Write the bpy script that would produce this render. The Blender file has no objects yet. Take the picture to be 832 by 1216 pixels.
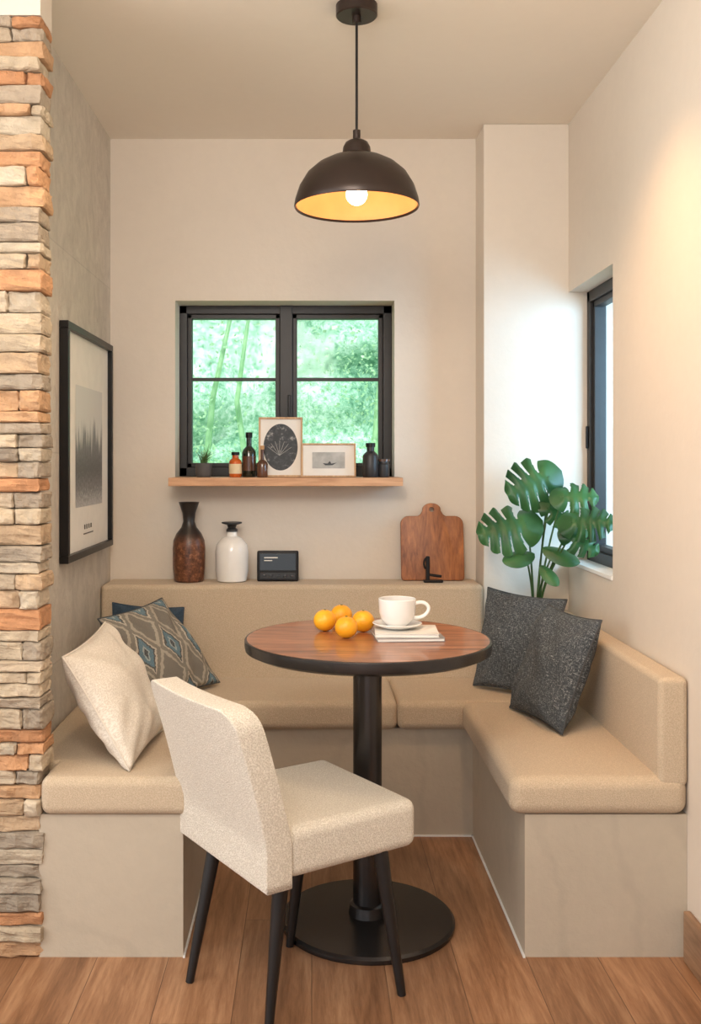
import bpy, bmesh, math, random
from mathutils import Vector, Matrix, noise
random.seed(7)
S=bpy.context.scene
COL=S.collection
H=1.217

def lin(r,g,b):
    f=lambda c:(c/255/12.92) if c/255<=0.04045 else ((c/255+0.055)/1.055)**2.4
    return (f(r),f(g),f(b),1)
def sc(c,k): return (min(c[0]*k,1),min(c[1]*k,1),min(c[2]*k,1),1)

# ---------------- materials ----------------
class NT:
    def __init__(s,name):
        s.m=bpy.data.materials.new(name); s.m.use_nodes=True
        s.t=s.m.node_tree; s.n=s.t.nodes; s.b=s.n['Principled BSDF']; s.out=s.n['Material Output']
    def add(s,typ,**kw):
        n=s.n.new(typ)
        for k,v in kw.items():
            if k.startswith('_'): setattr(n,k[1:],v)
            else: n.inputs[k.replace('__',' ')].default_value=v
        return n
    def l(s,a,b): s.t.links.new(a,b)
    def ramp(s,fac,stops,interp='LINEAR'):
        r=s.n.new('ShaderNodeValToRGB'); cr=r.color_ramp; cr.interpolation=interp
        while len(cr.elements)<len(stops): cr.elements.new(0.5)
        for e,(p,c) in zip(cr.elements,stops): e.position=p; e.color=c
        s.l(fac,r.inputs[0]); return r.outputs[0]
    def coord(s,scale=(1,1,1),kind='Object',rot=(0,0,0)):
        tc=s.n.new('ShaderNodeTexCoord'); mp=s.n.new('ShaderNodeMapping')
        mp.inputs['Scale'].default_value=scale; mp.inputs['Rotation'].default_value=rot
        s.l(tc.outputs[kind],mp.inputs[0]); return mp.outputs[0]
    def noise(s,vec,scale,detail=4,rough=.5,dist=0):
        n=s.add('ShaderNodeTexNoise',Scale=scale,Detail=detail,Roughness=rough,Distortion=dist)
        s.l(vec,n.inputs['Vector']); return n.outputs['Fac']
    def math(s,op,a,b=None):
        n=s.n.new('ShaderNodeMath'); n.operation=op
        for i,x in enumerate((a,b)):
            if x is None: continue
            if isinstance(x,(int,float)): n.inputs[i].default_value=x
            else: s.l(x,n.inputs[i])
        return n.outputs[0]
    def mix(s,fac,a,b,typ='MIX'):
        n=s.n.new('ShaderNodeMixRGB'); n.blend_type=typ
        for i,x in zip((0,1,2),(fac,a,b)):
            if isinstance(x,(int,float)): n.inputs[i].default_value=x
            elif isinstance(x,tuple): n.inputs[i].default_value=x
            else: s.l(x,n.inputs[i])
        return n.outputs[0]
    def bump(s,h,strength=.3,dist=.01):
        b=s.add('ShaderNodeBump',Strength=strength,Distance=dist)
        s.l(h,b.inputs['Height']); s.l(b.outputs[0],s.b.inputs['Normal'])
    def col(s,c):
        if isinstance(c,tuple): s.b.inputs['Base Color'].default_value=c
        else: s.l(c,s.b.inputs['Base Color'])
    def rough(s,r): s.b.inputs['Roughness'].default_value=r

def simple(name,c,rough=.5,metal=0,var=.12,nscale=20,bs=.05,bscale=80,coat=0):
    t=NT(name); v=t.coord()
    t.col(t.ramp(t.noise(v,nscale),[(.3,sc(c,1-var)),(.7,sc(c,1+var))]))
    t.rough(rough); t.b.inputs['Metallic'].default_value=metal
    if coat: t.b.inputs['Coat Weight'].default_value=coat
    if bs: t.bump(t.noise(v,bscale),bs,.005)
    return t.m
def plaster(name,c,var=.06,bs=.15,veins=0,seams=False):
    t=NT(name); v=t.coord()
    n1=t.noise(v,2.2,6,.6,.6); n2=t.noise(v,30,5,.6)
    cc=t.mix(.5,t.ramp(n1,[(.3,sc(c,1-var)),(.7,sc(c,1+var))]),t.ramp(n2,[(.3,sc(c,1-var*.6)),(.7,sc(c,1+var*.6))]))
    if veins:
        w=t.add('ShaderNodeTexWave',Scale=1.1,Distortion=14,Detail=5); w.inputs['Detail Scale'].default_value=1.2
        t.l(v,w.inputs['Vector'])
        cc=t.mix(t.ramp(w.outputs['Fac'],[(.0,(veins,)*3+(1,)),(.10,(0,0,0,1))]),cc,sc(c,.72))
    h=t.math('ADD',n2,t.noise(v,6,5,.6))
    if seams:
        tc=t.n.new('ShaderNodeTexCoord'); sp=t.n.new('ShaderNodeSeparateXYZ'); t.l(tc.outputs['Object'],sp.inputs[0])
        cb=t.n.new('ShaderNodeCombineXYZ'); t.l(sp.outputs['Y'],cb.inputs['X']); t.l(sp.outputs['Z'],cb.inputs['Y'])
        br=t.add('ShaderNodeTexBrick',Scale=1.0); br.offset=.5
        br.inputs['Mortar Size'].default_value=.0022; br.inputs['Brick Width'].default_value=.62; br.inputs['Row Height'].default_value=.62
        br.inputs['Color1'].default_value=(.95,.95,.95,1); br.inputs['Color2'].default_value=(1.05,1.05,1.05,1); br.inputs['Mortar'].default_value=(.85,.85,.85,1)
        t.l(cb.outputs[0],br.inputs['Vector'])
        st=t.noise(t.coord((1,3,2)),5,8,.72,.8)
        cc=t.mix(1,cc,t.ramp(st,[(.3,(.84,.83,.82,1)),(.7,(1.12,1.12,1.11,1))]),'MULTIPLY')
        cc=t.mix(1,cc,br.outputs['Color'],'MULTIPLY'); h=t.math('SUBTRACT',t.math('ADD',h,st),br.outputs['Fac'])
    t.col(cc); t.rough(.85)
    t.bump(h,bs,.01); return t.m
def fabric(name,c,c2,scale=220,bs=.5,uv=False):
    t=NT(name); v=t.coord(kind='UV' if uv else 'Object')
    vo=t.add('ShaderNodeTexVoronoi',Scale=scale); t.l(v,vo.inputs['Vector'])
    n=t.noise(v,scale*1.3,2,.6)
    f=t.math('ADD',t.math('MULTIPLY',vo.outputs['Distance'],.5),t.math('MULTIPLY',n,.6))
    t.col(t.ramp(f,[(.38,c),(.72,c2)])); t.rough(.95)
    t.b.inputs['Sheen Weight'].default_value=.1
    t.bump(f,bs,.004); return t.m
def wood(name,dark,light,axis='X',k=1,rough=.45,coat=0):
    t=NT(name); s={'X':(1.2,14,14),'Y':(14,1.2,14),'Z':(14,14,1.2)}[axis]
    v=t.coord(tuple(x*k for x in s)); n=t.noise(v,2.2,8,.65,.7); n2=t.noise(v,9,4,.6)
    f=t.math('ADD',t.math('MULTIPLY',n,.75),t.math('MULTIPLY',n2,.25))
    t.col(t.ramp(f,[(.36,dark),(.5,tuple((a+b)/2 for a,b in zip(dark,light))),(.64,light)])); t.rough(rough)
    if coat: t.b.inputs['Coat Weight'].default_value=coat
    t.bump(f,.12,.004); return t.m

M={}
M['wall']=plaster('warm_white_plaster',lin(221,210,196),.04,.12)
M['ceil']=plaster('ceiling_paint',lin(236,227,213),.02,.05)
M['concrete']=plaster('grey_stone_panel_left',lin(206,198,186),.08,.45,seams=True)
M['base']=plaster('bench_stone_plaster',lin(192,179,160),.08,.2,veins=.2)
M['linen']=fabric('tan_bench_upholstery',lin(184,164,138),lin(208,189,164),360,.4)
M['boucle']=fabric('cream_chair_boucle',lin(204,193,176),lin(238,230,216),320,.7)
M['pwhite']=fabric('ivory_cushion_linen',lin(206,194,178),lin(232,223,210),110,.25,uv=True)
M['navy']=fabric('navy_cushion',lin(38,52,66),lin(60,80,98),120,.3,uv=True)
M['black']=simple('black_metal',lin(34,32,32),.38,.6,.1,bs=.02)
M['frame']=simple('dark_window_frame',lin(46,43,42),.45,.2,.1,bs=.02)
M['blackwood']=simple('black_wood_leg',lin(26,24,24),.4,0,.15,bs=.03)
M['ped']=simple('pedestal_dark_metal',lin(72,70,70),.27,.85,.08,bs=.02)
M['shade']=simple('pendant_bronze_black',lin(54,43,38),.36,.5,.1,bs=.02)
M['gold']=simple('pendant_gold_inside',lin(228,178,122),.55,0,.05,bs=0)
M['white']=simple('white_ceramic',lin(240,238,234),.22,0,.02,bs=0,coat=.4)
M['paper']=simple('paper_white',lin(236,232,224),.8,0,.03,bs=0)
M['sillwhite']=simple('sill_white_paint',lin(238,238,236),.5,0,.02,bs=.02)
M['shelf']=wood('shelf_light_wood',lin(176,128,92),lin(222,176,136),'X',rough=.5)
M['walnut']=wood('walnut_table_top',lin(100,56,36),lin(192,128,86),'X',1.3,rough=.28,coat=.25)
M['board']=wood('cutting_board_wood',lin(112,62,34),lin(186,118,70),'Z',1.2)
M['baseboard']=wood('baseboard_brown',lin(120,90,66),lin(176,142,112),'Y',1)
M['framewood']=wood('thin_oak_frame',lin(170,130,90),lin(214,176,132),'Z',3)
M['amber']=simple('amber_glass',lin(196,92,30),.2,0,.2,bs=0,coat=.5)
M['bottle']=simple('dark_green_glass',lin(26,34,24),.12,0,.1,bs=0,coat=.6)
M['brownb']=simple('brown_glass',lin(92,60,44),.2,0,.2,bs=0,coat=.5)
M['darkjar']=simple('charcoal_ceramic',lin(44,44,46),.4,0,.15,bs=.03)
M['label']=simple('bottle_label',lin(222,206,170),.7,0,.15,bs=0)
M['terra']=simple('grey_pot',lin(82,80,80),.7,0,.12)
M['stem']=simple('plant_stem_green',lin(66,98,52),.5,0,.2)
M['soil']=simple('soil',lin(48,36,28),.95,0,.3)
M['stemo']=simple('orange_stem',lin(96,110,50),.7)
M['cork']=simple('cork',lin(190,150,104),.8)
M['seam']=simple('pillow_piping_dark',lin(72,74,76),.9)

def m_orange():
    t=NT('orange_peel'); v=t.coord()
    t.col(t.ramp(t.noise(v,14),[(.3,lin(240,154,20)),(.7,lin(252,186,40))])); t.rough(.38)
    vo=t.add('ShaderNodeTexVoronoi',Scale=260); t.l(v,vo.inputs['Vector']); t.bump(vo.outputs['Distance'],.25,.002); return t.m
M['orange']=m_orange()
def m_stone():
    t=NT('stacked_ledge_stone'); v=t.coord()
    at=t.add('ShaderNodeAttribute'); at.attribute_name='tint'
    n=t.noise(v,16,8,.65,.4); n2=t.noise(v,70,6,.6)
    g=t.ramp(n,[(.3,(.74,.71,.68,1)),(.7,(1.12,1.09,1.05,1))])
    t.col(t.mix(1.0,at.outputs['Color'],g,'MULTIPLY')); t.rough(.9)
    t.bump(t.math('ADD',n,t.math('MULTIPLY',n2,.5)),.9,.015); return t.m
M['stone']=m_stone()
def m_floor():
    t=NT('oak_plank_floor'); tc=t.n.new('ShaderNodeTexCoord')
    sp=t.n.new('ShaderNodeSeparateXYZ'); t.l(tc.outputs['Object'],sp.inputs[0])
    cb=t.n.new('ShaderNodeCombineXYZ'); t.l(sp.outputs['Y'],cb.inputs['X']); t.l(sp.outputs['X'],cb.inputs['Y'])
    br=t.add('ShaderNodeTexBrick',Scale=1.0); br.offset=.37
    br.inputs['Color1'].default_value=(0,0,0,1); br.inputs['Color2'].default_value=(1,1,1,1); br.inputs['Mortar'].default_value=(.5,.5,.5,1)
    br.inputs['Mortar Size'].default_value=.0010; br.inputs['Brick Width'].default_value=1.3; br.inputs['Row Height'].default_value=.175
    t.l(cb.outputs[0],br.inputs['Vector'])
    v=t.coord((16,1.3,1)); 
    off=t.n.new('ShaderNodeVectorMath'); off.operation='MULTIPLY_ADD'
    t.l(br.outputs['Color'],off.inputs[0]); off.inputs[1].default_value=(30,11,5); t.l(v,off.inputs[2])
    n=t.noise(off.outputs[0],1.6,9,.62,.9)
    n3=t.noise(off.outputs[0],9,6,.7,.3)
    c=t.ramp(t.math('ADD',t.math('MULTIPLY',n,.65),t.math('MULTIPLY',n3,.35)),[(.34,lin(118,82,56)),(.5,lin(154,113,82)),(.66,lin(182,142,108))])
    c=t.mix(1,c,t.ramp(br.outputs['Color'],[(0,(.82,.80,.78,1)),(1,(1.10,1.08,1.06,1))]),'MULTIPLY')
    c=t.mix(t.math('MULTIPLY',br.outputs['Fac'],.75),c,lin(74,50,36)); t.col(c); t.rough(.38)
    t.bump(t.math('SUBTRACT',t.math('MULTIPLY',n,.3),br.outputs['Fac']),.2,.003); return t.m
M['floor']=m_floor()
def m_leaf(name,a,b,trans=.3):
    t=NT(name); v=t.coord(); t.col(t.ramp(t.noise(v,9),[(.3,a),(.7,b)])); t.rough(.4)
    if trans:
        tr=t.add('ShaderNodeBsdfTranslucent'); tr.inputs[0].default_value=sc(b,1.3)
        mx=t.n.new('ShaderNodeMixShader'); mx.inputs[0].default_value=trans
        t.l(t.b.outputs[0],mx.inputs[1]); t.l(tr.outputs[0],mx.inputs[2]); t.l(mx.outputs[0],t.out.inputs[0])
    return t.m
M['monstera']=m_leaf('monstera_leaf',lin(20,62,34),lin(62,114,62),.18)
M['grass']=m_leaf('small_plant_leaf',lin(52,84,52),lin(110,140,90),.2)
M['tree1']=m_leaf('outdoor_foliage',lin(122,172,132),lin(190,222,180),.4)
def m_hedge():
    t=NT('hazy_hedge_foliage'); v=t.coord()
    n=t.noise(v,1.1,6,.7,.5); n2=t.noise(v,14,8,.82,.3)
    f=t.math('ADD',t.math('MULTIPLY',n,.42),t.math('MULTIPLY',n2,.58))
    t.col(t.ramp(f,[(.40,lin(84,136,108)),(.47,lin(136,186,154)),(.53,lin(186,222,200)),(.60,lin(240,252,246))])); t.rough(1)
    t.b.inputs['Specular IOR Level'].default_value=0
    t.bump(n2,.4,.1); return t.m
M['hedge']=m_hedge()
M['ground']=simple('outdoor_grass',lin(150,180,130),.95,0,.3,3)
def m_glass():
    t=NT('window_glass'); tr=t.add('ShaderNodeBsdfTransparent'); gl=t.add('ShaderNodeBsdfGlossy',Roughness=.05)
    mx=t.n.new('ShaderNodeMixShader'); mx.inputs[0].default_value=.006
    tr.inputs[0].default_value=(.94,.99,.99,1)
    t.l(tr.outputs[0],mx.inputs[1]); t.l(gl.outputs[0],mx.inputs[2]); t.l(mx.outputs[0],t.out.inputs[0]); return t.m
M['glass']=m_glass()
def m_emit(name,c,s):
    t=NT(name); t.b.inputs['Emission Color'].default_value=c; t.b.inputs['Emission Strength'].default_value=s; t.col(c); return t.m
M['bulb']=m_emit('bulb_glow',(1,.60,.30,1),46)
def m_ikat():
    t=NT('ikat_patterned_fabric'); tc=t.n.new('ShaderNodeTexCoord'); sp=t.n.new('ShaderNodeSeparateXYZ'); t.l(tc.outputs['UV'],sp.inputs[0])
    v=t.coord(kind='UV'); nz=t.math('MULTIPLY',t.math('SUBTRACT',t.noise(v,26,3),.5),.16)
    U=t.math('MULTIPLY',sp.outputs['X'],3.0); V=t.math('ADD',t.math('MULTIPLY',sp.outputs['Y'],2.0),.5)
    cu=t.math('ABSOLUTE',t.math('SUBTRACT',t.math('FRACT',U),.5)); cv=t.math('ABSOLUTE',t.math('SUBTRACT',t.math('FRACT',V),.5))
    d=t.math('ADD',t.math('ADD',cu,t.math('MULTIPLY',cv,.9)),nz)
    pat=t.ramp(d,[(0,lin(30,52,70)),(.08,lin(160,178,182)),(.13,lin(74,120,142)),(.26,lin(44,56,66)),(.31,lin(196,188,174)),(.37,lin(122,118,110)),(.50,lin(176,168,154)),(.60,lin(112,108,102))],'CONSTANT')
    nn=t.noise(v,140,3,.7); pat=t.mix(t.ramp(nn,[(.42,(0,0,0,1)),(.62,(.6,)*3+(1,))]),pat,lin(160,152,138))
    t.col(pat); t.rough(.95); t.bump(nn,.5,.004); return t.m
M['ikat']=m_ikat()
def m_dark():
    t=NT('charcoal_woven_fabric')
    n=t.noise(t.coord((34,8,1),'UV',(0,0,.78)),3,3,.75,.4); n2=t.noise(t.coord((8,34,1),'UV',(0,0,.78)),3,3,.75,.4)
    f=t.math('MAXIMUM',n,n2); g=t.noise(t.coord((1,1,1),'UV'),110,2,.6)
    f=t.math('ADD',t.math('MULTIPLY',f,.7),t.math('MULTIPLY',g,.3))
    t.col(t.ramp(f,[(.48,lin(56,61,66)),(.57,lin(90,96,101)),(.66,lin(164,168,168))])); t.rough(.95)
    t.bump(f,.7,.006); return t.m
M['dark']=m_dark()
def m_forest():
    t=NT('misty_forest_print'); tc=t.n.new('ShaderNodeTexCoord'); sp=t.n.new('ShaderNodeSeparateXYZ'); t.l(tc.outputs['UV'],sp.inputs[0])
    a=t.noise(t.coord((34,1.2,1),'UV'),1,6,.8); b=t.noise(t.coord((5,.6,1),'UV'),1,4,.6)
    top=t.math('ADD',t.math('MULTIPLY',a,.7),t.math('MULTIPLY',b,1.1))
    d=t.math('SUBTRACT',t.math('SUBTRACT',top,.22),sp.outputs['Y'])
    tree=t.ramp(d,[(.0,(0,0,0,1)),(.12,(1,1,1,1))])
    n=t.noise(t.coord((30,30,1),'UV'),1,5,.7)
    tone=t.ramp(t.math('ADD',sp.outputs['Y'],t.math('MULTIPLY',t.math('SUBTRACT',n,.5),.5)),[(0,lin(186,186,186)),(.14,lin(124,124,126)),(.3,lin(84,84,88)),(.75,lin(140,140,142))])
    t.col(t.mix(tree,lin(214,212,208),tone)); t.rough(.5); return t.m
M['forest']=m_forest()
def m_oval():
    t=NT('dark_print'); v=t.coord(); n=t.noise(v,60,6,.7)
    t.col(t.ramp(n,[(.45,lin(52,56,60)),(.58,lin(70,74,78)),(.66,lin(150,150,148))])); t.rough(.6); return t.m
M['oval']=m_oval()
M['print']=simple('grey_sea_print',lin(176,176,172),.6,0,.2,30,bs=0)
def m_vase():
    t=NT('rust_brown_vase'); v=t.coord(); sp=t.n.new('ShaderNodeSeparateXYZ'); t.l(v,sp.inputs[0])
    n=t.noise(v,60,6,.7); body=t.ramp(n,[(.35,lin(66,38,26)),(.55,lin(116,72,48)),(.7,lin(164,110,76))])
    f=t.ramp(t.math('ADD',sp.outputs['Z'],t.math('MULTIPLY',n,.03)),[(.93,(0,0,0,1)),(.97,(1,1,1,1))])
    t.col(t.mix(f,body,lin(40,34,32))); t.rough(.32); t.bump(n,.25,.004); return t.m
M['vase']=m_vase()
M['screen']=simple('dark_screen',lin(30,34,38),.12,0,.2,6,bs=0,coat=.5)

# ---------------- geometry helpers ----------------
def finish(name,bm,mat,smooth=False,parent=None,wn=False,col=None):
    me=bpy.data.meshes.new(name); bm.to_mesh(me); bm.free()
    ob=bpy.data.objects.new(name,me); COL.objects.link(ob)
    for m in (mat if isinstance(mat,list) else [mat]): me.materials.append(m)
    if smooth:
        for p in me.polygons: p.use_smooth=True
    if wn:
        w=ob.modifiers.new('wn','WEIGHTED_NORMAL'); w.keep_sharp=True
    if parent: ob.parent=parent
    return ob
def empty(name,loc=(0,0,0),rz=0):
    e=bpy.data.objects.new(name,None); e.empty_display_size=.1; COL.objects.link(e); e.location=loc; e.rotation_euler[2]=rz; return e
def addbox(bm,x0,x1,y0,y1,z0,z1):
    r=bmesh.ops.create_cube(bm,size=1)
    for v in r['verts']:
        v.co=Vector(((x0+x1)/2+v.co.x*(x1-x0),(y0+y1)/2+v.co.y*(y1-y0),(z0+z1)/2+v.co.z*(z1-z0)))
    return r['verts']
def boxes(name,lst,mat,bevel=0,parent=None,seg=2):
    bm=bmesh.new()
    for b in lst: addbox(bm,*b)
    if bevel: bmesh.ops.bevel(bm,geom=bm.edges[:],offset=bevel,segments=seg,profile=.5,affect='EDGES')
    return finish(name,bm,mat,bool(bevel),parent,bool(bevel))
def cushion(name,x0,x1,y0,y1,z0,z1,mat,parent,r=.025,puff=.008):
    bm=bmesh.new(); addbox(bm,x0,x1,y0,y1,z0,z1)
    bmesh.ops.bevel(bm,geom=bm.edges[:],offset=r,segments=5,profile=.5,affect='EDGES')
    ob=finish(name,bm,mat,True,parent,True); return ob
def lathe(name,prof,cx,cy,mat,parent=None,seg=48,z0=0,matfn=None):
    bm=bmesh.new(); rings=[]
    for r,z in prof:
        if r<1e-5: rings.append([bm.verts.new((cx,cy,z0+z))])
        else: rings.append([bm.verts.new((cx+r*math.cos(2*math.pi*i/seg),cy+r*math.sin(2*math.pi*i/seg),z0+z)) for i in range(seg)])
    for k,(a,b) in enumerate(zip(rings,rings[1:])):
        for i in range(seg):
            j=(i+1)%seg
            if len(a)==1 and len(b)==1: continue
            if len(a)==1: f=bm.faces.new((a[0],b[j],b[i]))
            elif len(b)==1: f=bm.faces.new((a[i],a[j],b[0]))
            else: f=bm.faces.new((a[i],a[j],b[j],b[i]))
            if matfn: f.material_index=matfn(k)
    bmesh.ops.recalc_face_normals(bm,faces=bm.faces[:])
    ob=finish(name,bm,mat,True,parent)
    me=ob.data
    bm=bmesh.new(); bm.from_mesh(me)
    for e in bm.edges:
        if len(e.link_faces)==2 and e.calc_face_angle(0)>math.radians(38): e.smooth=False
    bm.to_mesh(me); bm.free()
    return ob
def tube(name,pts,rad,mat,parent=None,res=8,cyclic=False):
    cu=bpy.data.curves.new(name,'CURVE'); cu.dimensions='3D'; cu.bevel_depth=1; cu.bevel_resolution=3; cu.use_fill_caps=True
    sp=cu.splines.new('NURBS' if len(pts)>2 and not cyclic else 'POLY'); sp.points.add(len(pts)-1)
    for i,p in enumerate(pts):
        sp.points[i].co=(*p,1); sp.points[i].radius=rad[i] if isinstance(rad,(list,tuple)) else rad
    if cyclic: sp.use_cyclic_u=True
    elif len(pts)>2: sp.use_endpoint_u=True; sp.order_u=min(4,len(pts)); sp.resolution_u=res
    tmp=bpy.data.objects.new('tmp',cu); COL.objects.link(tmp)
    dg=bpy.context.evaluated_depsgraph_get(); me=bpy.data.meshes.new_from_object(tmp.evaluated_get(dg))
    bpy.data.objects.remove(tmp); ob=bpy.data.objects.new(name,me); COL.objects.link(ob)
    me.materials.clear(); me.materials.append(mat)
    for p in me.polygons: p.use_smooth=True
    if parent: ob.parent=parent
    return ob
def slab(name,outline,t,mat,parent=None,bev=.003,seg=3,mtx=None,holes=None):
    """outline in (x,z); extruded along +y by t"""
    bm=bmesh.new(); vs=[bm.verts.new((x,0,z)) for x,z in outline]; f=bm.faces.new(vs)
    r=bmesh.ops.extrude_face_region(bm,geom=[f])
    for v in r['geom']:
        if isinstance(v,bmesh.types.BMVert): v.co.y+=t
    bmesh.ops.recalc_face_normals(bm,faces=bm.faces[:])
    if bev:
        ed=[e for e in bm.edges if abs(e.verts[0].co.y-e.verts[1].co.y)<1e-6]
        bmesh.ops.bevel(bm,geom=ed,offset=bev,segments=seg,profile=.5,affect='EDGES')
    if mtx: bmesh.ops.transform(bm,matrix=mtx,verts=bm.verts[:])
    return finish(name,bm,mat,True,parent,True)
def rrect(x0,x1,z0,z1,r,n=6):
    if not isinstance(r,(list,tuple)): r=[r]*4
    out=[]
    for (cx,cz,a0,rr) in ((x1-r[0],z0+r[0],-90,r[0]),(x1-r[1],z1-r[1],0,r[1]),(x0+r[2],z1-r[2],90,r[2]),(x0+r[3],z0+r[3],180,r[3])):
        for i in range(n+1):
            a=math.radians(a0+90*i/n); out.append((cx+rr*math.cos(a),cz+rr*math.sin(a)))
    return out

# ---------------- room shell ----------------
boxes('floor',[(-2.6,1.12,-1.6,3.9,-.1,0)],M['floor'])
boxes('ceiling',[(-2.6,1.12,-1.6,3.9,2.424,2.52)],M['ceil'])
WX0,WX1,WZ0,WZ1=-.512,.31,1.156,1.817
boxes('wall_back',[(-.9,WX0,3.68,3.88,0,2.424),(WX1,.72,3.68,3.88,0,2.424),(WX0,WX1,3.68,3.88,0,WZ0),(WX0,WX1,3.68,3.88,WZ1,2.424)],M['wall'])
boxes('wall_pillar',[(.615,1.14,3.515,3.88,0,2.424)],M['wall'],.004)
boxes('wall_right',[(.92,1.12,-1.6,3.0,0,2.424),(.92,1.12,3.0,3.515,0,.862),(.92,1.12,3.0,3.515,1.82,2.424)],M['wall'])
boxes('wall_left',[(-.9,-.755,2.5,3.68,0,2.424)],M['concrete'])
boxes('wall_header',[(-2.6,-.662,2.395,2.5,2.305,2.424)],M['wall'])
boxes('trim_right_sill',[(.915,1.0,3.0,3.514,.850,.8635)],M['sillwhite'],.002)
boxes('baseboard_right',[(.902,.9198,-1.6,2.385,0,.124)],M['baseboard'],.004)

# stacked stone wall
bm=bmesh.new(); cl=bm.loops.layers.float_color.new('tint')
tints=[lin(198,182,160),lin(182,168,150),lin(206,190,166),lin(172,160,144),lin(210,197,176),lin(200,174,144)]
oranges=[lin(206,158,118),lin(198,146,106),lin(210,170,132)]
z=0; row=0
def stone(x0,x1,y0,y1,z0,z1):
    c=random.choice(oranges) if random.random()<.22 else random.choice(tints)
    k=random.uniform(.85,1.05); c=(c[0]*k,c[1]*k,c[2]*k,1)
    tb=bmesh.new(); addbox(tb,x0,x1,y0,y1,z0,z1)
    bmesh.ops.subdivide_edges(tb,edges=tb.edges[:],cuts=6,use_grid_fill=True)
    ce=Vector(((x0+x1)/2,(y0+y1)/2,(z0+z1)/2)); hx,hy,hz=(x1-x0)/2,(y1-y0)/2,(z1-z0)/2
    seed=Vector((random.random()*50,)*3); mp={}
    for v in tb.verts:
        d=v.co-ce; a=[abs(d.x)/hx,abs(d.y)/hy,abs(d.z)/hz]; p=v.co.copy()
        e=sum(1 for q in a if q>.99)
        if e>=2: p-=Vector((math.copysign(.003,d.x) if a[0]>.99 else 0,math.copysign(.004,d.y) if a[1]>.99 else 0,math.copysign(.0016,d.z) if a[2]>.99 else 0))
        nz=noise.noise_vector(v.co*30+seed); n2=noise.noise_vector(v.co*75+seed)
        p+=Vector((nz.x*.004+n2.x*.003,nz.y*.010+n2.y*.007,nz.z*.0018))
        mp[v]=bm.verts.new(p)
    for f in tb.faces:
        nf=bm.faces.new([mp[v] for v in f.verts])
        for lp in nf.loops: lp[cl]=c
    tb.free()
while z<2.29:
    h=random.choice([.028,.034,.040,.046,.052]); h=min(h,2.305-z)
    if 2.305-(z+h)<.02: h=2.305-z
    x=-.660+random.uniform(-.006,.006); first=True
    if random.random()<.25: wfirst=random.uniform(.03,.08)
    else: wfirst=random.uniform(.13,.28)
    while x>-1.75:
        w=wfirst if first else random.uniform(.10,.26)
        y0=2.395+random.uniform(-.009,.009)
        stone(x-w+.001,x,y0,2.5 if first else 2.47,z+.0003,z+h-.0003); x-=w; first=False
    z+=h; row+=1
nv=addbox(bm,-2.6,-.69,2.425,2.498,0,2.3)
for f in {f for v in nv for f in v.link_faces}:
    for lp in f.loops: lp[cl]=lin(150,134,116)
finish('wall_stone',bm,M['stone'])

# ---------------- windows ----------------
w=empty('window_1')
fy0,fy1=3.80,3.86
boxes('outer_frame',[(WX0,WX1,fy0,fy1,WZ1-.032,WZ1),(WX0,WX1,fy0,fy1,WZ0,WZ0+.035),(WX0,WX0+.030,fy0,fy1,WZ0,WZ1),(WX1-.034,WX1,fy0,fy1,WZ0,WZ1),(-.124,-.074,fy0-.006,fy1,WZ0,WZ1)],M['frame'],.003,w)
for i,(a,b) in enumerate(((WX0+.030,-.124),(-.074,WX1-.034))):
    z0,z1=WZ0+.035,WZ1-.032; q=.017
    boxes('sash_%d'%(i+1),[(a,b,fy0+.01,fy1-.01,z1-q,z1),(a,b,fy0+.01,fy1-.01,z0,z0+q),(a,a+q,fy0+.01,fy1-.01,z0,z1),(b-q,b,fy0+.01,fy1-.01,z0,z1),(a,b,fy0+.02,fy0+.04,1.527,1.540)],M['frame'],.002,w)
    boxes('glass_pane_%d'%(i+1),[(a+.01,b-.01,fy0+.032,fy0+.036,z0+.01,z1-.01)],M['glass'],0,w)
boxes('handle',[(-.092,-.080,3.775,3.796,1.38,1.47)],M['black'],.003,w)
w=empty('window_2')
fx0,fx1=.985,1.045; a,b=3.0,3.515; z0,z1=.862,1.82
boxes('outer_frame',[(fx0,fx1,a,b,z1-.04,z1),(fx0,fx1,a,b,z0,z0+.04),(fx0,fx1,a,a+.04,z0,z1),(fx0,fx1,b-.035,b,z0,z1)],M['frame'],.003,w)
boxes('sash_1',[(fx0+.012,fx1-.01,a+.04,b-.035,z1-.06,z1-.04),(fx0+.012,fx1-.01,a+.04,b-.035,z0+.04,z0+.06),(fx0+.012,fx1-.01,a+.04,a+.06,z0+.04,z1-.04),(fx0+.012,fx1-.01,b-.055,b-.035,z0+.04,z1-.04)],M['frame'],.002,w)
boxes('glass_pane_1',[(1.012,1.016,a+.05,b-.045,z0+.05,z1-.05)],M['glass'],0,w)
boxes('handle',[(.976,.985,b-.024,b-.014,1.26,1.34)],M['black'],.003,w)

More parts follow.
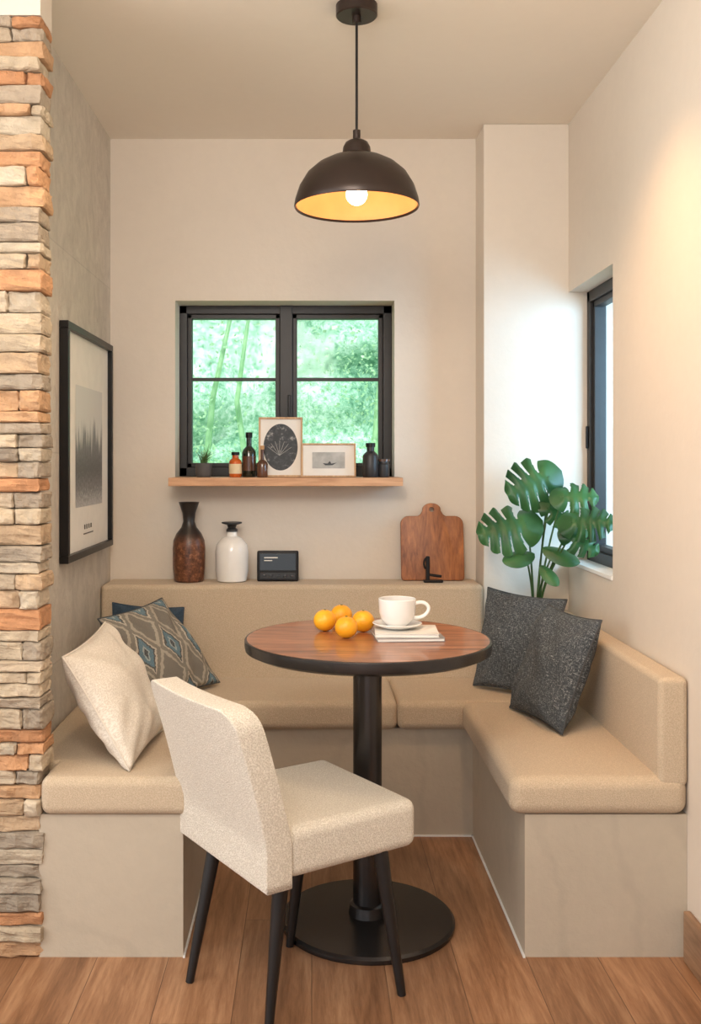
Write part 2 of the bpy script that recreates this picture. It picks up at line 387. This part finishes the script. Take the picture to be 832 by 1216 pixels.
# outdoors
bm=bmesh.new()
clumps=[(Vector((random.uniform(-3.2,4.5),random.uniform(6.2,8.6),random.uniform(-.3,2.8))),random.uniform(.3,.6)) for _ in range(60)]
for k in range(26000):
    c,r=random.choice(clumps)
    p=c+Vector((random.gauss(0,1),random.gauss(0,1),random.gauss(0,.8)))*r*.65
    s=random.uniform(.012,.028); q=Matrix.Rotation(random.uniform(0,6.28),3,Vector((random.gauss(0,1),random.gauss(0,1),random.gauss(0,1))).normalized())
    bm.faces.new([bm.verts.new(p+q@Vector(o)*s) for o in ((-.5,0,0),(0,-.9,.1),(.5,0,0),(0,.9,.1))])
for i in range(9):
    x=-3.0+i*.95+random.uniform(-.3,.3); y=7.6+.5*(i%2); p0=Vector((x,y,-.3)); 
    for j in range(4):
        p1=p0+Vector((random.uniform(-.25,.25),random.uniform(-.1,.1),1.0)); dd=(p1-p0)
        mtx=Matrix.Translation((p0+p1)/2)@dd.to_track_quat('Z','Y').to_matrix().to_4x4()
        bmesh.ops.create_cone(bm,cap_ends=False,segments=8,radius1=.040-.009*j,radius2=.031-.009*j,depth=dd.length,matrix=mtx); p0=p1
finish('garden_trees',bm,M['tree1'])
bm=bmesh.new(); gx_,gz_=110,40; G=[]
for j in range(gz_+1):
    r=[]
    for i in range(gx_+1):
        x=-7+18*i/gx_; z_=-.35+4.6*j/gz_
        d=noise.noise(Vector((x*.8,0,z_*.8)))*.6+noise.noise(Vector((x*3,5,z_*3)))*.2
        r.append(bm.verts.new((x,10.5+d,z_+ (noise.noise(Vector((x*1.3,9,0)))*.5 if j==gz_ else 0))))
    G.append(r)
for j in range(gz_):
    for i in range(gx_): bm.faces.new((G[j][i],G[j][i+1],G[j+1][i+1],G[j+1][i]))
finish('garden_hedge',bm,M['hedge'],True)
boxes('garden_ground',[(-12,14,3.95,30,-.4,-.3)],M['ground'])

# ---------------- bench ----------------
b=empty('corner_bench')
boxes('base',[(-.668,-.315,2.405,3.19,0,.35),(-.752,-.668,2.51,3.67,0,.35),(-.668,.615,3.18,3.67,0,.35),(.522,.9195,2.405,3.18,0,.35),(.615,.9195,3.18,3.512,0,.35)],M['base'],0,b)
boxes('plinth_trim',[(-.315,.522,3.174,3.182,0,.005),(.517,.522,2.40,3.18,0,.005),(-.315,-.310,2.40,3.18,0,.005)],M['sillwhite'],0,b)
SZ=.445
bm=bmesh.new(); pts=[(-.662,2.385),(-.295,2.385),(-.295,3.16),(-.752,3.16),(-.752,2.512),(-.662,2.512)]
f=bm.faces.new([bm.verts.new((x,y,.351)) for x,y in pts]); r=bmesh.ops.extrude_face_region(bm,geom=[f])
for v in r['geom']:
    if isinstance(v,bmesh.types.BMVert): v.co.z=SZ
bmesh.ops.recalc_face_normals(bm,faces=bm.faces[:]); bmesh.ops.bevel(bm,geom=bm.edges[:],offset=.024,segments=5,profile=.5,affect='EDGES')
finish('seat_cushion_left',bm,M['linen'],True,b,True)
cushion('seat_cushion_rear_1',-.752,.276,3.145,3.52,.351,SZ,M['linen'],b)
cushion('seat_cushion_rear_2',.274,.918,3.145,3.505,.351,SZ,M['linen'],b)
cushion('seat_cushion_right',.482,.918,2.385,3.16,.351,SZ,M['linen'],b,.03)
cushion('backrest_rear',-.752,.613,3.49,3.678,.35,.775,M['linen'],b,.018)
cushion('backrest_right',.845,.9185,2.39,3.50,.42,.687,M['linen'],b,.016)

# ---------------- table ----------------
TX,TY=.147,2.59
t=empty('round_pedestal_table')
lathe('top_wood',[(0,.744),(.318,.744),(.318,.750),(0,.750)],TX,TY,M['walnut'],t,96)
lathe('top_rim',[(0,.714),(.305,.714),(.322,.722),(.324,.732),(.324,.747),(.322,.7495),(.317,.7495),(.317,.7435),(0,.7435)],TX,TY,M['ped'],t,96)
lathe('column',[(0,.02),(.038,.02),(.038,.70),(.12,.704),(.12,.714),(0,.714)],TX,TY,M['ped'],t,48)
lathe('base_disc',[(0,0),(.227,0),(.229,.004),(.229,.012),(.222,.018),(.05,.024),(.046,.05),(.038,.055),(0,.055)],TX,TY,M['ped'],t,96)

# oranges
for i,(x,y,r) in enumerate(((.036,2.69,.031),(.0909,2.585,.030),(.140,2.675,.031),(.084,2.78,.031))):
    prof=[(r*math.sin(a)*(1 if a<2.9 else .9),-r*.94*math.cos(a)) for a in [math.pi*k/20 for k in range(20)]]+[(0,r*.88)]
    o=empty('orange' if i==0 else 'orange.%03d'%i)
    lathe('fruit',prof,x,y,M['orange'],o,28,z0=.750+r*.94)
    tube('stem',[(x,y,.750+r*1.80),(x+.001,y,.750+r*1.92)],.003,M['stemo'],o)
# magazines
bk=empty('magazine_stack')
def book(name,cx,cy,wx,wy,z0,z1,rz,cover):
    mt=Matrix.Translation((cx,cy,0))@Matrix.Rotation(rz,4,'Z')
    for nm,bx,mm in ((name+'_pages',(-wx/2+.002,wx/2-.002,-wy/2+.002,wy/2-.002,z0+.0015,z1-.0015),M['paper']),
                     (name+'_cover_top',(-wx/2,wx/2,-wy/2,wy/2,z1-.0015,z1),cover),(name+'_cover_bottom',(-wx/2,wx/2,-wy/2,wy/2,z0,z0+.0015),cover)):
        bm=bmesh.new(); addbox(bm,*bx); bmesh.ops.transform(bm,matrix=mt,verts=bm.verts[:]); finish(nm,bm,mm,False,bk)
M['cover']=simple('magazine_cover',lin(226,222,214),.5,0,.1,12,bs=0)
M['cover2']=simple('magazine_cover_grey',lin(150,148,146),.5,0,.2,12,bs=0)
book('magazine_1',.252,2.60,.175,.155,.7505,.760,.06,M['cover2'])
book('magazine_2',.250,2.605,.165,.145,.7602,.7695,-.05,M['cover'])
# cup
cup=empty('coffee_cup_with_saucer'); CX,CY,CZ=.228,2.62,.770
lathe('saucer',[(0,0),(.035,0),(.04,.003),(.062,.010),(.066,.014),(.064,.0155),(.055,.012),(.035,.007),(0,.006)],CX,CY,M['white'],cup,48,CZ)
lathe('cup',[(0,.008),(.026,.008),(.030,.012),(.043,.024),(.0485,.042),(.050,.078),(.0485,.0795),(.0465,.078),(.0455,.042),(.040,.028),(.02,.018),(0,.017)],CX,CY,M['white'],cup,48,CZ)
M['coffee']=simple('coffee',lin(60,34,20),.1,bs=0)
lathe('coffee',[(0,.066),(.0462,.066)],CX,CY,M['coffee'],cup,32,CZ)
tube('handle',[(CX+.047,CY,CZ+.066),(CX+.066,CY,CZ+.072),(CX+.086,CY,CZ+.062),(CX+.084,CY,CZ+.040),(CX+.062,CY,CZ+.026),(CX+.043,CY,CZ+.028)],.0052,M['white'],cup,12)

# ---------------- chair ----------------
ang=math.radians(33); CO=(-.095,2.055,0); ch=empty('dining_chair',CO,ang)
BW=.425
def shear(bm):
    for v in bm.verts:
        k=max(0,(v.co.z-.40))/.30
        v.co.x-=.065*k+.018*k*k
        v.co.x-=.018*(1-((v.co.y-BW/2)/(BW/2))**2)*min(1,k)
        v.co.z-=.006*k
ny,nz=24,30
def inside_clamp(zv):
    r=.05; zt=.705
    if zv>zt-r:
        d=zv-(zt-r); return r-math.sqrt(max(r*r-d*d,0))
    return 0
def chair_shell():
    bm=bmesh.new(); T=.066; sides=[]
    for s in (0,1):
        g=[]
        for j in range(nz+1):
            q_=j/nz; zv=.305+.40*(q_*(1.35-.35*q_))
            rowv=[]
            for i in range(ny+1):
                off=inside_clamp(zv-1e-6)
                y=off+(BW-2*off)*i/ny
                rowv.append(bm.verts.new((s*T,y,zv)))
            g.append(rowv)
        sides.append(g)
        for j in range(nz):
            for i in range(ny):
                q=(g[j][i],g[j][i+1],g[j+1][i+1],g[j+1][i])
                bm.faces.new(q if s else q[::-1])
    a,b=sides
    rim=[(0,i) for i in range(ny)]+[(j,ny) for j in range(nz)]+[(nz,i) for i in range(ny,0,-1)]+[(j,0) for j in range(nz,0,-1)]
    for k in range(len(rim)):
        p,q=rim[k],rim[(k+1)%len(rim)]
        bm.faces.new((a[p[0]][p[1]],a[q[0]][q[1]],b[q[0]][q[1]],b[p[0]][p[1]]))
    bmesh.ops.recalc_face_normals(bm,faces=bm.faces[:])
    ed=[e for e in bm.edges if e.calc_face_angle(0)>math.radians(60) and abs(e.verts[0].co.x-e.verts[1].co.x)<1e-5]
    bmesh.ops.bevel(bm,geom=ed,offset=.010,segments=4,profile=.5,affect='EDGES',clamp_overlap=True)
    shear(bm); return bm
finish('backrest',chair_shell(),M['boucle'],True,ch)
pp=[]
for j in range(25):
    zv=.31+.345*j/24; pp.append((-.001,.004,zv))
for k in range(1,9):
    a=math.pi/2*k/8; pp.append((-.001,.05-.046*math.cos(a),.655+.046*math.sin(a)))
for j in range(1,16): pp.append((-.001,.05+(BW-.10)*j/16,.701))
for k in range(0,9):
    a=math.pi/2*k/8; pp.append((-.001,BW-.05+.046*math.sin(a),.655+.046*math.cos(a)))
for j in range(1,25): pp.append((-.001,BW-.004,.655-.345*j/24))
def shp(p):
    x,y,z_=p; k=max(0,(z_-.40))/.30
    return (x+.004-(.065*k+.018*k*k)-.018*(1-((y-BW/2)/(BW/2))**2)*min(1,k),y,z_-.006*k)
tube('piping',[shp(p) for p in pp],.0028,M['boucle'],ch)
bm=bmesh.new(); addbox(bm,.06,.412,.004,.395,.318,.430)
bmesh.ops.bevel(bm,geom=bm.edges[:],offset=.026,segments=5,profile=.5,affect='EDGES'); finish('seat',bm,M['boucle'],True,ch,True)
inv=(Matrix.Translation(CO)@Matrix.Rotation(ang,4,'Z')).inverted()
for i,(a,b_) in enumerate((((-.225,2.335,.33),(-.285,2.29,0)),((-.065,2.135,.33),(-.092,2.10,0)),((.155,2.255,.33),(.205,2.235,0)),((-.02,2.42,.33),(-.055,2.46,0)))):
    tube('leg_%d'%(i+1),[inv@Vector(a),inv@Vector(b_)],[.019,.010],M['blackwood'],ch)

# ---------------- pillows ----------------
def pillow(name,TL,TR,BR,BL,T,mat,seed=0,pinch=.07,n=40,seam=None):
    TL,TR,BR,BL=map(Vector,(TL,TR,BR,BL))
    nor=((TR-TL)+(BR-BL)).cross((TL-BL)+(TR-BR)).normalized()
    bm=bmesh.new(); uvl=bm.loops.layers.uv.new('UVMap'); G={}
    for s in (1,-1):
        for i in range(n+1):
            for j in range(n+1):
                u=-1+2*i/n; v=-1+2*j/n
                u=math.sin(u*math.pi/2)*.35+u*.65; v=math.sin(v*math.pi/2)*.35+v*.65
                edge=i in(0,n) or j in(0,n)
                if s==-1 and edge: G[s,i,j]=G[1,i,j]; continue
                uu=u*(1-pinch*(1-v*v)); vv=v*(1-pinch*(1-u*u))
                a=(uu+1)/2; b=(vv+1)/2
                p=(BL*(1-a)+BR*a)*(1-b)+(TL*(1-a)+TR*a)*b
                th=T*(max(0,(1-u*u)*(1-v*v)))**.42
                q=p*1.0+Vector((seed,)*3)
                wr=noise.noise(q*9)*.018+noise.noise(Vector((q.x*30,q.y*14,q.z*14)))*.008
                cr=math.sin((abs(u)-abs(v))*11+seed)*.008*(abs(u)*abs(v))
                vert=bm.verts.new(p+nor*s*(th+ (wr+cr)*(0 if edge else min(1,th/T*1.5))))
                G[s,i,j]=vert
    loop=[(i,0) for i in range(n)]+[(n,j) for j in range(n)]+[(i,n) for i in range(n,0,-1)]+[(0,j) for j in range(n,0,-1)]
    lp_pts=[G[(1,)+k].co.copy() for k in loop]
    for s in (1,-1):
        for i in range(n):
            for j in range(n):
                q=[(i,j),(i+1,j),(i+1,j+1),(i,j+1)]
                if s==-1:q=q[::-1]
                f=bm.faces.new([G[(s,)+k] for k in q])
                for lp,k in zip(f.loops,q): lp[uvl].uv=(k[0]/n,k[1]/n)
    ob=finish(name,bm,mat,True)
    pi=tube('piping',lp_pts,.0026,seam or mat,ob,cyclic=True)
    return ob
pillow('ivory_throw_pillow',(-.640,2.52,.712),(-.60,2.85,.748),(-.425,2.80,.450),(-.452,2.43,.448),.072,M['pwhite'],1,.06)
pillow('patterned_throw_pillow',(-.665,3.05,.725),(-.515,3.37,.745),(-.315,3.36,.458),(-.49,3.08,.45),.055,M['ikat'],2,.06,seam=M['seam'])
pillow('navy_throw_pillow',(-.69,3.40,.725),(-.45,3.455,.70),(-.44,3.43,.455),(-.70,3.36,.455),.03,M['navy'],3)
pillow('charcoal_throw_pillow',(.615,3.425,.775),(.83,3.19,.765),(.745,3.12,.455),(.548,3.33,.455),.05,M['dark'],4,seam=M['seam'])
pillow('charcoal_throw_pillow.001',(.745,3.09,.765),(.82,2.775,.765),(.70,2.745,.450),(.615,3.05,.450),.058,M['dark'],5,seam=M['seam'])

# ---------------- pendant ----------------
PX,PY=.119,2.60; p=empty('pendant_lamp')
lathe('canopy',[(0,0),(.052,0),(.055,.003),(.055,.030),(0,.030)],PX,PY,M['shade'],p,40,2.393)
lathe('cord_grip_top',[(0,0),(.012,0),(.012,.02),(0,.02)],PX,PY,M['shade'],p,24,2.375)
tube('cord',[(PX,PY,2.09),(PX,PY,2.38)],.0035,M['black'],p)
prof=[(.164,0),(.166,.004),(.163,.022),(.152,.055),(.132,.088),(.105,.112),(.075,.128),(.045,.136),(.038,.142),(.036,.160),(.030,.172),(.020,.178),(.010,.182),(.010,.205),(0,.207)]
inn=[(.164,0),(.160,.006),(.157,.022),(.146,.053),(.126,.084),(.100,.106),(.070,.121),(.0,.128)]
full=[(r,z) for r,z in inn[::-1]]+prof
lathe('shade',full,PX,PY,[M['gold'],M['shade']],p,72,1.887,matfn=lambda k:0 if k<6 else 1)
lathe('socket',[(0,.055),(.018,.055),(.018,.125),(0,.125)],PX,PY,M['gold'],p,24,1.887)
lathe('bulb',[(.028*math.sin(a)*(1 if a<2.2 else .8),-.028*math.cos(a)) for a in [math.pi*k/14 for k in range(15)]],PX,PY,M['bulb'],p,28,1.922)

# ---------------- shelf + items ----------------
SH=1.156
boxes('wooden_shelf',[(-.512,.326,3.50,3.772,SH-.030,SH)],M['shelf'],.002)
g=empty('small_potted_plant'); gx,gy=-.398,3.62
lathe('pot',[(0,0),(.024,0),(.030,.01),(.031,.05),(.028,.052),(.027,.044),(0,.044)],gx,gy,M['terra'],g,28,SH+.0005)
bm=bmesh.new()
for i in range(70):
    a=random.uniform(0,6.28); L=random.uniform(.04,.09); sp_=random.uniform(.2,1.1); wv=.0028
    prev=None; base=Vector((gx+random.uniform(-.012,.012),gy+random.uniform(-.012,.012),SH+.042)); d=Vector((math.cos(a),math.sin(a),0)); sd=Vector((-d.y,d.x,0))
    for k in range(6):
        q=k/5; pt=base+d*(sp_*L*q*q)+Vector((0,0,L*(q-.35*sp_*q*q))); ww=wv*(1-q*.9)
        cur=(bm.verts.new(pt-sd*ww),bm.verts.new(pt+sd*ww))
        if prev: bm.faces.new((prev[0],prev[1],cur[1],cur[0]))
        prev=cur
finish('leaves',bm,M['grass'],False,g)
def bottle(name,x,y,h,r,neck,mat,capmat,label=None,base=SH,sh=.6):
    e=empty(name); z0=base+.0005
    lathe('body',[(0,0),(r*.92,0),(r,.004),(r,h*sh),(r*.85,h*(sh+.06)),(neck,h*(sh+.14)),(neck,h*.9),(0,h*.9)],x,y,mat,e,28,z0)
    lathe('cap',[(0,h*.88),(neck*1.25,h*.88),(neck*1.25,h),(0,h)],x,y,capmat,e,20,z0)
    if label: lathe('label',[(r+.0006,h*.14),(r+.0006,h*sh*.85)],x,y,label,e,28,z0)
bottle('amber_bottle',-.280,3.60,.092,.023,.012,M['amber'],M['black'],M['label'],sh=.62)
bottle('dark_green_bottle',-.232,3.63,.165,.026,.010,M['bottle'],M['black'],M['brownb'],sh=.55)
bottle('brown_perfume_bottle',-.180,3.575,.115,.020,.006,M['brownb'],M['cork'],None,sh=.42)
bottle('black_bottle',.215,3.59,.125,.029,.014,M['darkjar'],M['black'],None,sh=.62)
bottle('small_dark_jar',.263,3.60,.066,.022,.018,M['darkjar'],M['brownb'],None,sh=.7)
def pframe(name,cx,y,z0,w,h,t,fw,mframe,lean,art,depth=.018):
    e=empty(name,(cx,y,z0)); e.rotation_euler=(-lean,0,0)
    boxes('frame',[(-w/2,w/2,0,depth,0,fw),(-w/2,w/2,0,depth,h-fw,h),(-w/2,-w/2+fw,0,depth,fw,h-fw),(w/2-fw,w/2,0,depth,fw,h-fw)],mframe,.001,e)
    boxes('mat_board',[(-w/2+fw*.8,w/2-fw*.8,depth*.4,depth*.9,fw*.8,h-fw*.8)],M['paper'],0,e)
    art(e,w,h,depth*.4-.0008)
def art_oval(e,w,h,y):
    bm=bmesh.new(); bm.faces.new([bm.verts.new((w*.39*math.cos(a),y,h*.5+h*.39*math.sin(a))) for a in [2*math.pi*k/48 for k in range(48)]]); finish('oval_print',bm,M['oval'],False,e)
    bm=bmesh.new()
    for k in range(7):
        a=math.radians(35+k*18); p0=Vector((-.004,y-.0006,h*.36)); d=Vector((math.cos(a),0,math.sin(a))); n_=Vector((-d.z,0,d.x))*.0006
        bm.faces.new([bm.verts.new(q) for q in (p0-n_,p0+d*.055-n_,p0+d*.055+n_,p0+n_)])
    finish('fern_line_drawing',bm,M['print'],False,e)
def art_sea(e,w,h,y):
    boxes('photo_print',[(-w*.30,w*.30,y,y+.0007,h*.26,h*.74)],M['print'],0,e)
    bm=bmesh.new(); bm.faces.new([bm.verts.new((x,y-.0008,z)) for x,z in ((-.022,.052),(-.012,.044),(.014,.044),(.03,.054),(.01,.05),(.004,.06),(-.004,.05))]); finish('boat_silhouette',bm,M['oval'],False,e)
pframe('framed_oval_print',-.115,3.605,SH+.001,.162,.222,.02,.007,M['framewood'],.10,art_oval)
pframe('framed_seascape_photo',.062,3.595,SH+.001,.200,.125,.02,.006,M['framewood'],.12,art_sea)

# ledge items
LZ=.7755
lathe('brown_vase',[(0,0),(.048,0),(.054,.006),(.0585,.05),(.0595,.12),(.057,.15),(.046,.175),(.028,.198),(.021,.22),(.024,.25),(.036,.285),(.038,.290),(.034,.288),(.020,.25),(.015,.22),(0,.2)],-.449,3.59,M['vase'],None,48,LZ)
v=empty('white_lidded_vase')
lathe('body',[(0,0),(.048,0),(.054,.004),(.060,.04),(.0605,.11),(.056,.135),(.038,.158),(.020,.166),(.018,.186),(0,.186)],-.292,3.59,M['white'],v,48,LZ)
lathe('lid',[(0,.182),(.021,.182),(.021,.19),(.014,.196),(.018,.206),(.037,.212),(.037,.217),(0,.218)],-.292,3.59,M['darkjar'],v,40,LZ)
d=empty('tabletop_radio',(-.124,3.58,LZ)); d.rotation_euler=(-.06,0,0)
boxes('case',[(-.076,.076,0,.035,.001,.112)],M['black'],.006,d,3)
boxes('screen',[(-.066,.066,-.001,.003,.040,.102)],M['screen'],.001,d)
boxes('control_strip',[(-.064,.064,-.0012,.003,.010,.032)],M['darkjar'],.001,d)
for i in range(5):
    boxes('button_%d'%(i+1),[(-.055+i*.025,-.043+i*.025,-.0035,0,.017,.025)],M['ped'],.001,d)
boxes('display_text',[(-.05,.0,-.0018,-.001,.085,.089),(-.05,-.02,-.0018,-.001,.075,.078)],M['paper'],0,d)
# cutting board with handle hole
Wb=.116
ol=rrect(-Wb,Wb,0,.238,[.012,.03,.03,.012],6)
handle=[(.052,.238),(.042,.244),(.034,.258)]+[(.034*math.cos(a),.262+.024*math.sin(a)) for a in [math.pi*k/12 for k in range(1,12)]]+[(-.034,.258),(-.042,.244),(-.052,.238)]
outl=ol[:14]+handle+ol[14:]
mt=Matrix.Translation((.445,3.600,LZ+.002))@Matrix.Rotation(-.17,4,'X')
cbo=slab('cutting_board',outl,.018,M['board'],None,.003,3,mt)
hm=bmesh.new(); bmesh.ops.create_cone(hm,cap_ends=True,segments=24,radius1=.009,radius2=.009,depth=.08,matrix=mt@Matrix.Translation((0,.01,.262))@Matrix.Rotation(math.pi/2,4,'X'))
cut=finish('cutter',hm,M['board']); md=cbo.modifiers.new('hole','BOOLEAN'); md.object=cut; md.operation='DIFFERENCE'; md.solver='EXACT'
bpy.context.view_layer.update()
dg=bpy.context.evaluated_depsgraph_get(); nm=bpy.data.meshes.new_from_object(cbo.evaluated_get(dg)); cbo.modifiers.clear(); cbo.data=nm; bpy.data.objects.remove(cut)
k=empty('iron_bottle_opener')
kx,ky=.425,3.555
boxes('upright',[(kx-.012,kx+.002,ky-.008,ky+.006,LZ,LZ+.095)],M['black'],.003,k)
tube('curl',[(kx-.005,ky,LZ+.09),(kx-.02,ky,LZ+.088),(kx-.022,ky,LZ+.06),(kx-.012,ky,LZ+.05)],.004,M['black'],k)
boxes('foot',[(kx-.02,kx+.05,ky-.012,ky+.012,LZ,LZ+.010)],M['black'],.003,k)
tube('lever',[(kx,ky,LZ+.028),(kx+.045,ky,LZ+.022)],.005,M['black'],k)

# ---------------- wall art left ----------------
e=empty('framed_forest_print')
X=-.754; y0,y1,z0,z1=2.93,3.59,.908,1.637; fw=.022; dp=.028
boxes('frame',[(X,X+dp,y0,y1,z0,z0+fw),(X,X+dp,y0,y1,z1-fw,z1),(X,X+dp,y0,y0+fw,z0+fw,z1-fw),(X,X+dp,y1-fw,y1,z0+fw,z1-fw)],M['black'],.002,e)
boxes('mat_board',[(X+.004,X+.012,y0+fw*.8,y1-fw*.8,z0+fw*.8,z1-fw*.8)],M['paper'],0,e)
bm=bmesh.new(); uvl=bm.loops.layers.uv.new('UVMap')
yy0,yy1,zz0,zz1=y0+.15,y1-.12,z0+.16,z1-.18
f=bm.faces.new([bm.verts.new((X+.0128,a,b_)) for a,b_ in ((yy0,zz0),(yy1,zz0),(yy1,zz1),(yy0,zz1))])
for lp,uv in zip(f.loops,((0,0),(1,0),(1,1),(0,1))): lp[uvl].uv=uv
finish('forest_image',bm,M['forest'],False,e)
boxes('caption',[(X+.0122,X+.0128,3.20+i*.03,3.20+i*.03+.016,z0+.085,z0+.100) for i in range(4)]+[(X+.0122,X+.0128,3.19,3.33,z0+.068,z0+.072)],M['ped'],0,e)

# ---------------- monstera ----------------
pl=empty('potted_monstera'); mx,my=.775,3.405
lathe('pot',[(0,0),(.046,0),(.052,.01),(.064,.15),(.064,.17),(.058,.17),(.056,.155),(0,.155)],mx,my,M['darkjar'],pl,36,SZ+.001)
lathe('soil',[(0,.156),(.056,.156)],mx,my,M['soil'],pl,24,SZ+.001)
def mleaf(i,base,dirv,nor,L,W=1.0,slits=5,bend=.25):
    d=Vector(dirv).normalized(); n_=Vector(nor); n_=(n_-d*n_.dot(d)).normalized(); s_=d.cross(n_)
    base=Vector(base); bm=bmesh.new(); NS,NR=60,8; g={}
    for side in (-1,1):
        for a in range(NS+1):
            for r in range(NR+1):
                s=a/NS; q=r/NR
                ph=(s*slits+.12+(.18 if side>0 else 0))%1
                w=.52*W*(math.sin(math.pi*min(1,s**.72))**.62 if 0<s<1 else 0)
                if slits: w*=1-.12*abs(ph-.55)*2
                x=side*q*w; y=s+q*(.20*(1-s))-.42*q*q*(1-s)**3*1.2
                zz=-bend*(s*s)*.6-.35*q*q*w+.05*math.sin(s*slits*6.28)*q
                key=(0 if r==0 else side,a,r)
                if key in g: continue
                g[key]=bm.verts.new(base+(d*y+s_*x+n_*zz)*L)
    for side in (-1,1):
        for a in range(NS):
            for r in range(NR):
                s=(a+.5)/NS; ph=(s*slits+.12+(.18 if side>0 else 0))%1
                if slits and r>=3 and .12<s<.93 and ph<(.10+.045*(r-2)): continue
                K=lambda aa,rr:g[(0 if rr==0 else side,aa,rr)]
                q=[K(a,r),K(a+1,r),K(a+1,r+1),K(a,r+1)]
                try: bm.faces.new(q if side>0 else q[::-1])
                except: pass
    bmesh.ops.remove_doubles(bm,verts=bm.verts[:],dist=1e-5)
    finish('leaf_%d'%i,bm,M['monstera'],True,pl)
    m0=Vector((mx+(base.x-mx)*.15,my-.005,SZ+.16)); mid=Vector((mx+(base.x-mx)*.45,my+(base.y-my)*.4,(m0.z+base.z)/2+.05))
    tube('stem_%d'%i,[m0,m0+Vector((0,0,.12)),mid,base-Vector((0,0,.02)),base+d*.01],[.0045,.004,.0035,.003,.0022],M['stem'],pl)
mleaf(1,(.815,3.36,1.165),(-.75,-.25,-.30),(-.05,-1,.25),.165,1.15)
mleaf(2,(.735,3.33,1.005),(-1,-.25,-.14),(.1,-.9,.6),.180,1.05)
mleaf(3,(.835,3.30,1.095),(1,-.3,.10),(-.1,-.9,.6),.125,1.0,4)
mleaf(4,(.845,3.22,1.015),(1,-.6,.12),(-.3,-.8,.6),.145,.95,5)
mleaf(5,(.725,3.30,.90),(-1,-.3,-.15),(0,-.7,.8),.09,.8,0)
mleaf(6,(.80,3.28,.915),(1,-.3,-.30),(.1,-.8,.7),.10,.7,0)
mleaf(7,(.80,3.34,1.06),(.7,-.3,-.5),(.1,-1,.4),.10,.9,4)
mleaf(8,(.775,3.26,.855),(.4,-.5,-.5),(0,-.8,.7),.07,.7,0)
mleaf(9,(.845,3.24,.975),(.75,-.4,-.45),(-.2,-.9,.4),.115,.85,4)

# ---------------- lights ----------------
W=bpy.data.worlds.new('sky'); S.world=W; W.use_nodes=True
bg=W.node_tree.nodes['Background']; bg.inputs[0].default_value=(.92,.96,1,1); bg.inputs[1].default_value=1.25
def area(name,loc,target,size,power,col,sy=None):
    l=bpy.data.lights.new(name,'AREA'); l.size=size; l.energy=power; l.color=col
    if sy: l.shape='RECTANGLE'; l.size_y=sy
    o=bpy.data.objects.new(name,l); COL.objects.link(o); o.location=loc
    o.rotation_euler=(Vector(target)-Vector(loc)).to_track_quat('-Z','Y').to_euler(); return o
sl=bpy.data.lights.new('sun','SUN'); sl.energy=4.0; sl.angle=.02; sl.color=(1,.97,.91); so=bpy.data.objects.new('sun',sl); COL.objects.link(so)
so.rotation_euler=Vector((.12,.66,-.74)).to_track_quat('-Z','Y').to_euler()
area('overhead_fill_area',(-.5,.6,2.38),(0,2.8,.6),1.1,24,(1,.94,.86))  # added unseen soft lamp above the camera, general fill for the nook
area('left_side_fill_area',(-2.3,.9,1.5),(0,2.9,.9),1.4,24,(1,.96,.91))  # added lamp for daylight from the open left side, no window built there
area('ceiling_fill_area',(-.1,.9,2.0),(0,2.8,2.42),.5,16,(1,.91,.80))  # unseen lamp added only to brighten the ceiling
area('window_daylight',(1.75,2.55,1.5),(.70,3.5,1.25),.8,42,(.42,.70,1))
def spot(name,loc,target,power,col,ang,blend=.7,r=.04):
    l=bpy.data.lights.new(name,'SPOT'); l.energy=power; l.color=col; l.spot_size=math.radians(ang); l.spot_blend=blend; l.shadow_soft_size=r
    o=bpy.data.objects.new(name,l); COL.objects.link(o); o.location=loc
    o.rotation_euler=(Vector(target)-Vector(loc)).to_track_quat('-Z','Y').to_euler()
spot('downlight_spot',(.45,2.25,2.40),(.90,2.68,1.2),46,(1,.60,.30),72,1,.06)
spot('downlight_spot_left',(-.30,2.2,2.40),(-.6,2.9,.3),20,(1,.76,.50),80,.9)
dl=empty('recessed_downlight')
lathe('trim_ring',[(.045,0),(.055,0),(.055,.006),(.045,.006)],.45,2.25,M['sillwhite'],dl,32,2.416)

cam=bpy.data.cameras.new('camera'); co=bpy.data.objects.new('camera',cam); COL.objects.link(co)
co.location=(0,0,H); co.rotation_euler=(math.pi/2,0,0); cam.sensor_width=36; cam.lens=36*1165/1216
cam.shift_x=46/1216; cam.shift_y=-61/1216; cam.clip_start=.02
S.camera=co
S.view_settings.view_transform='Standard'
S.view_settings.look='None'
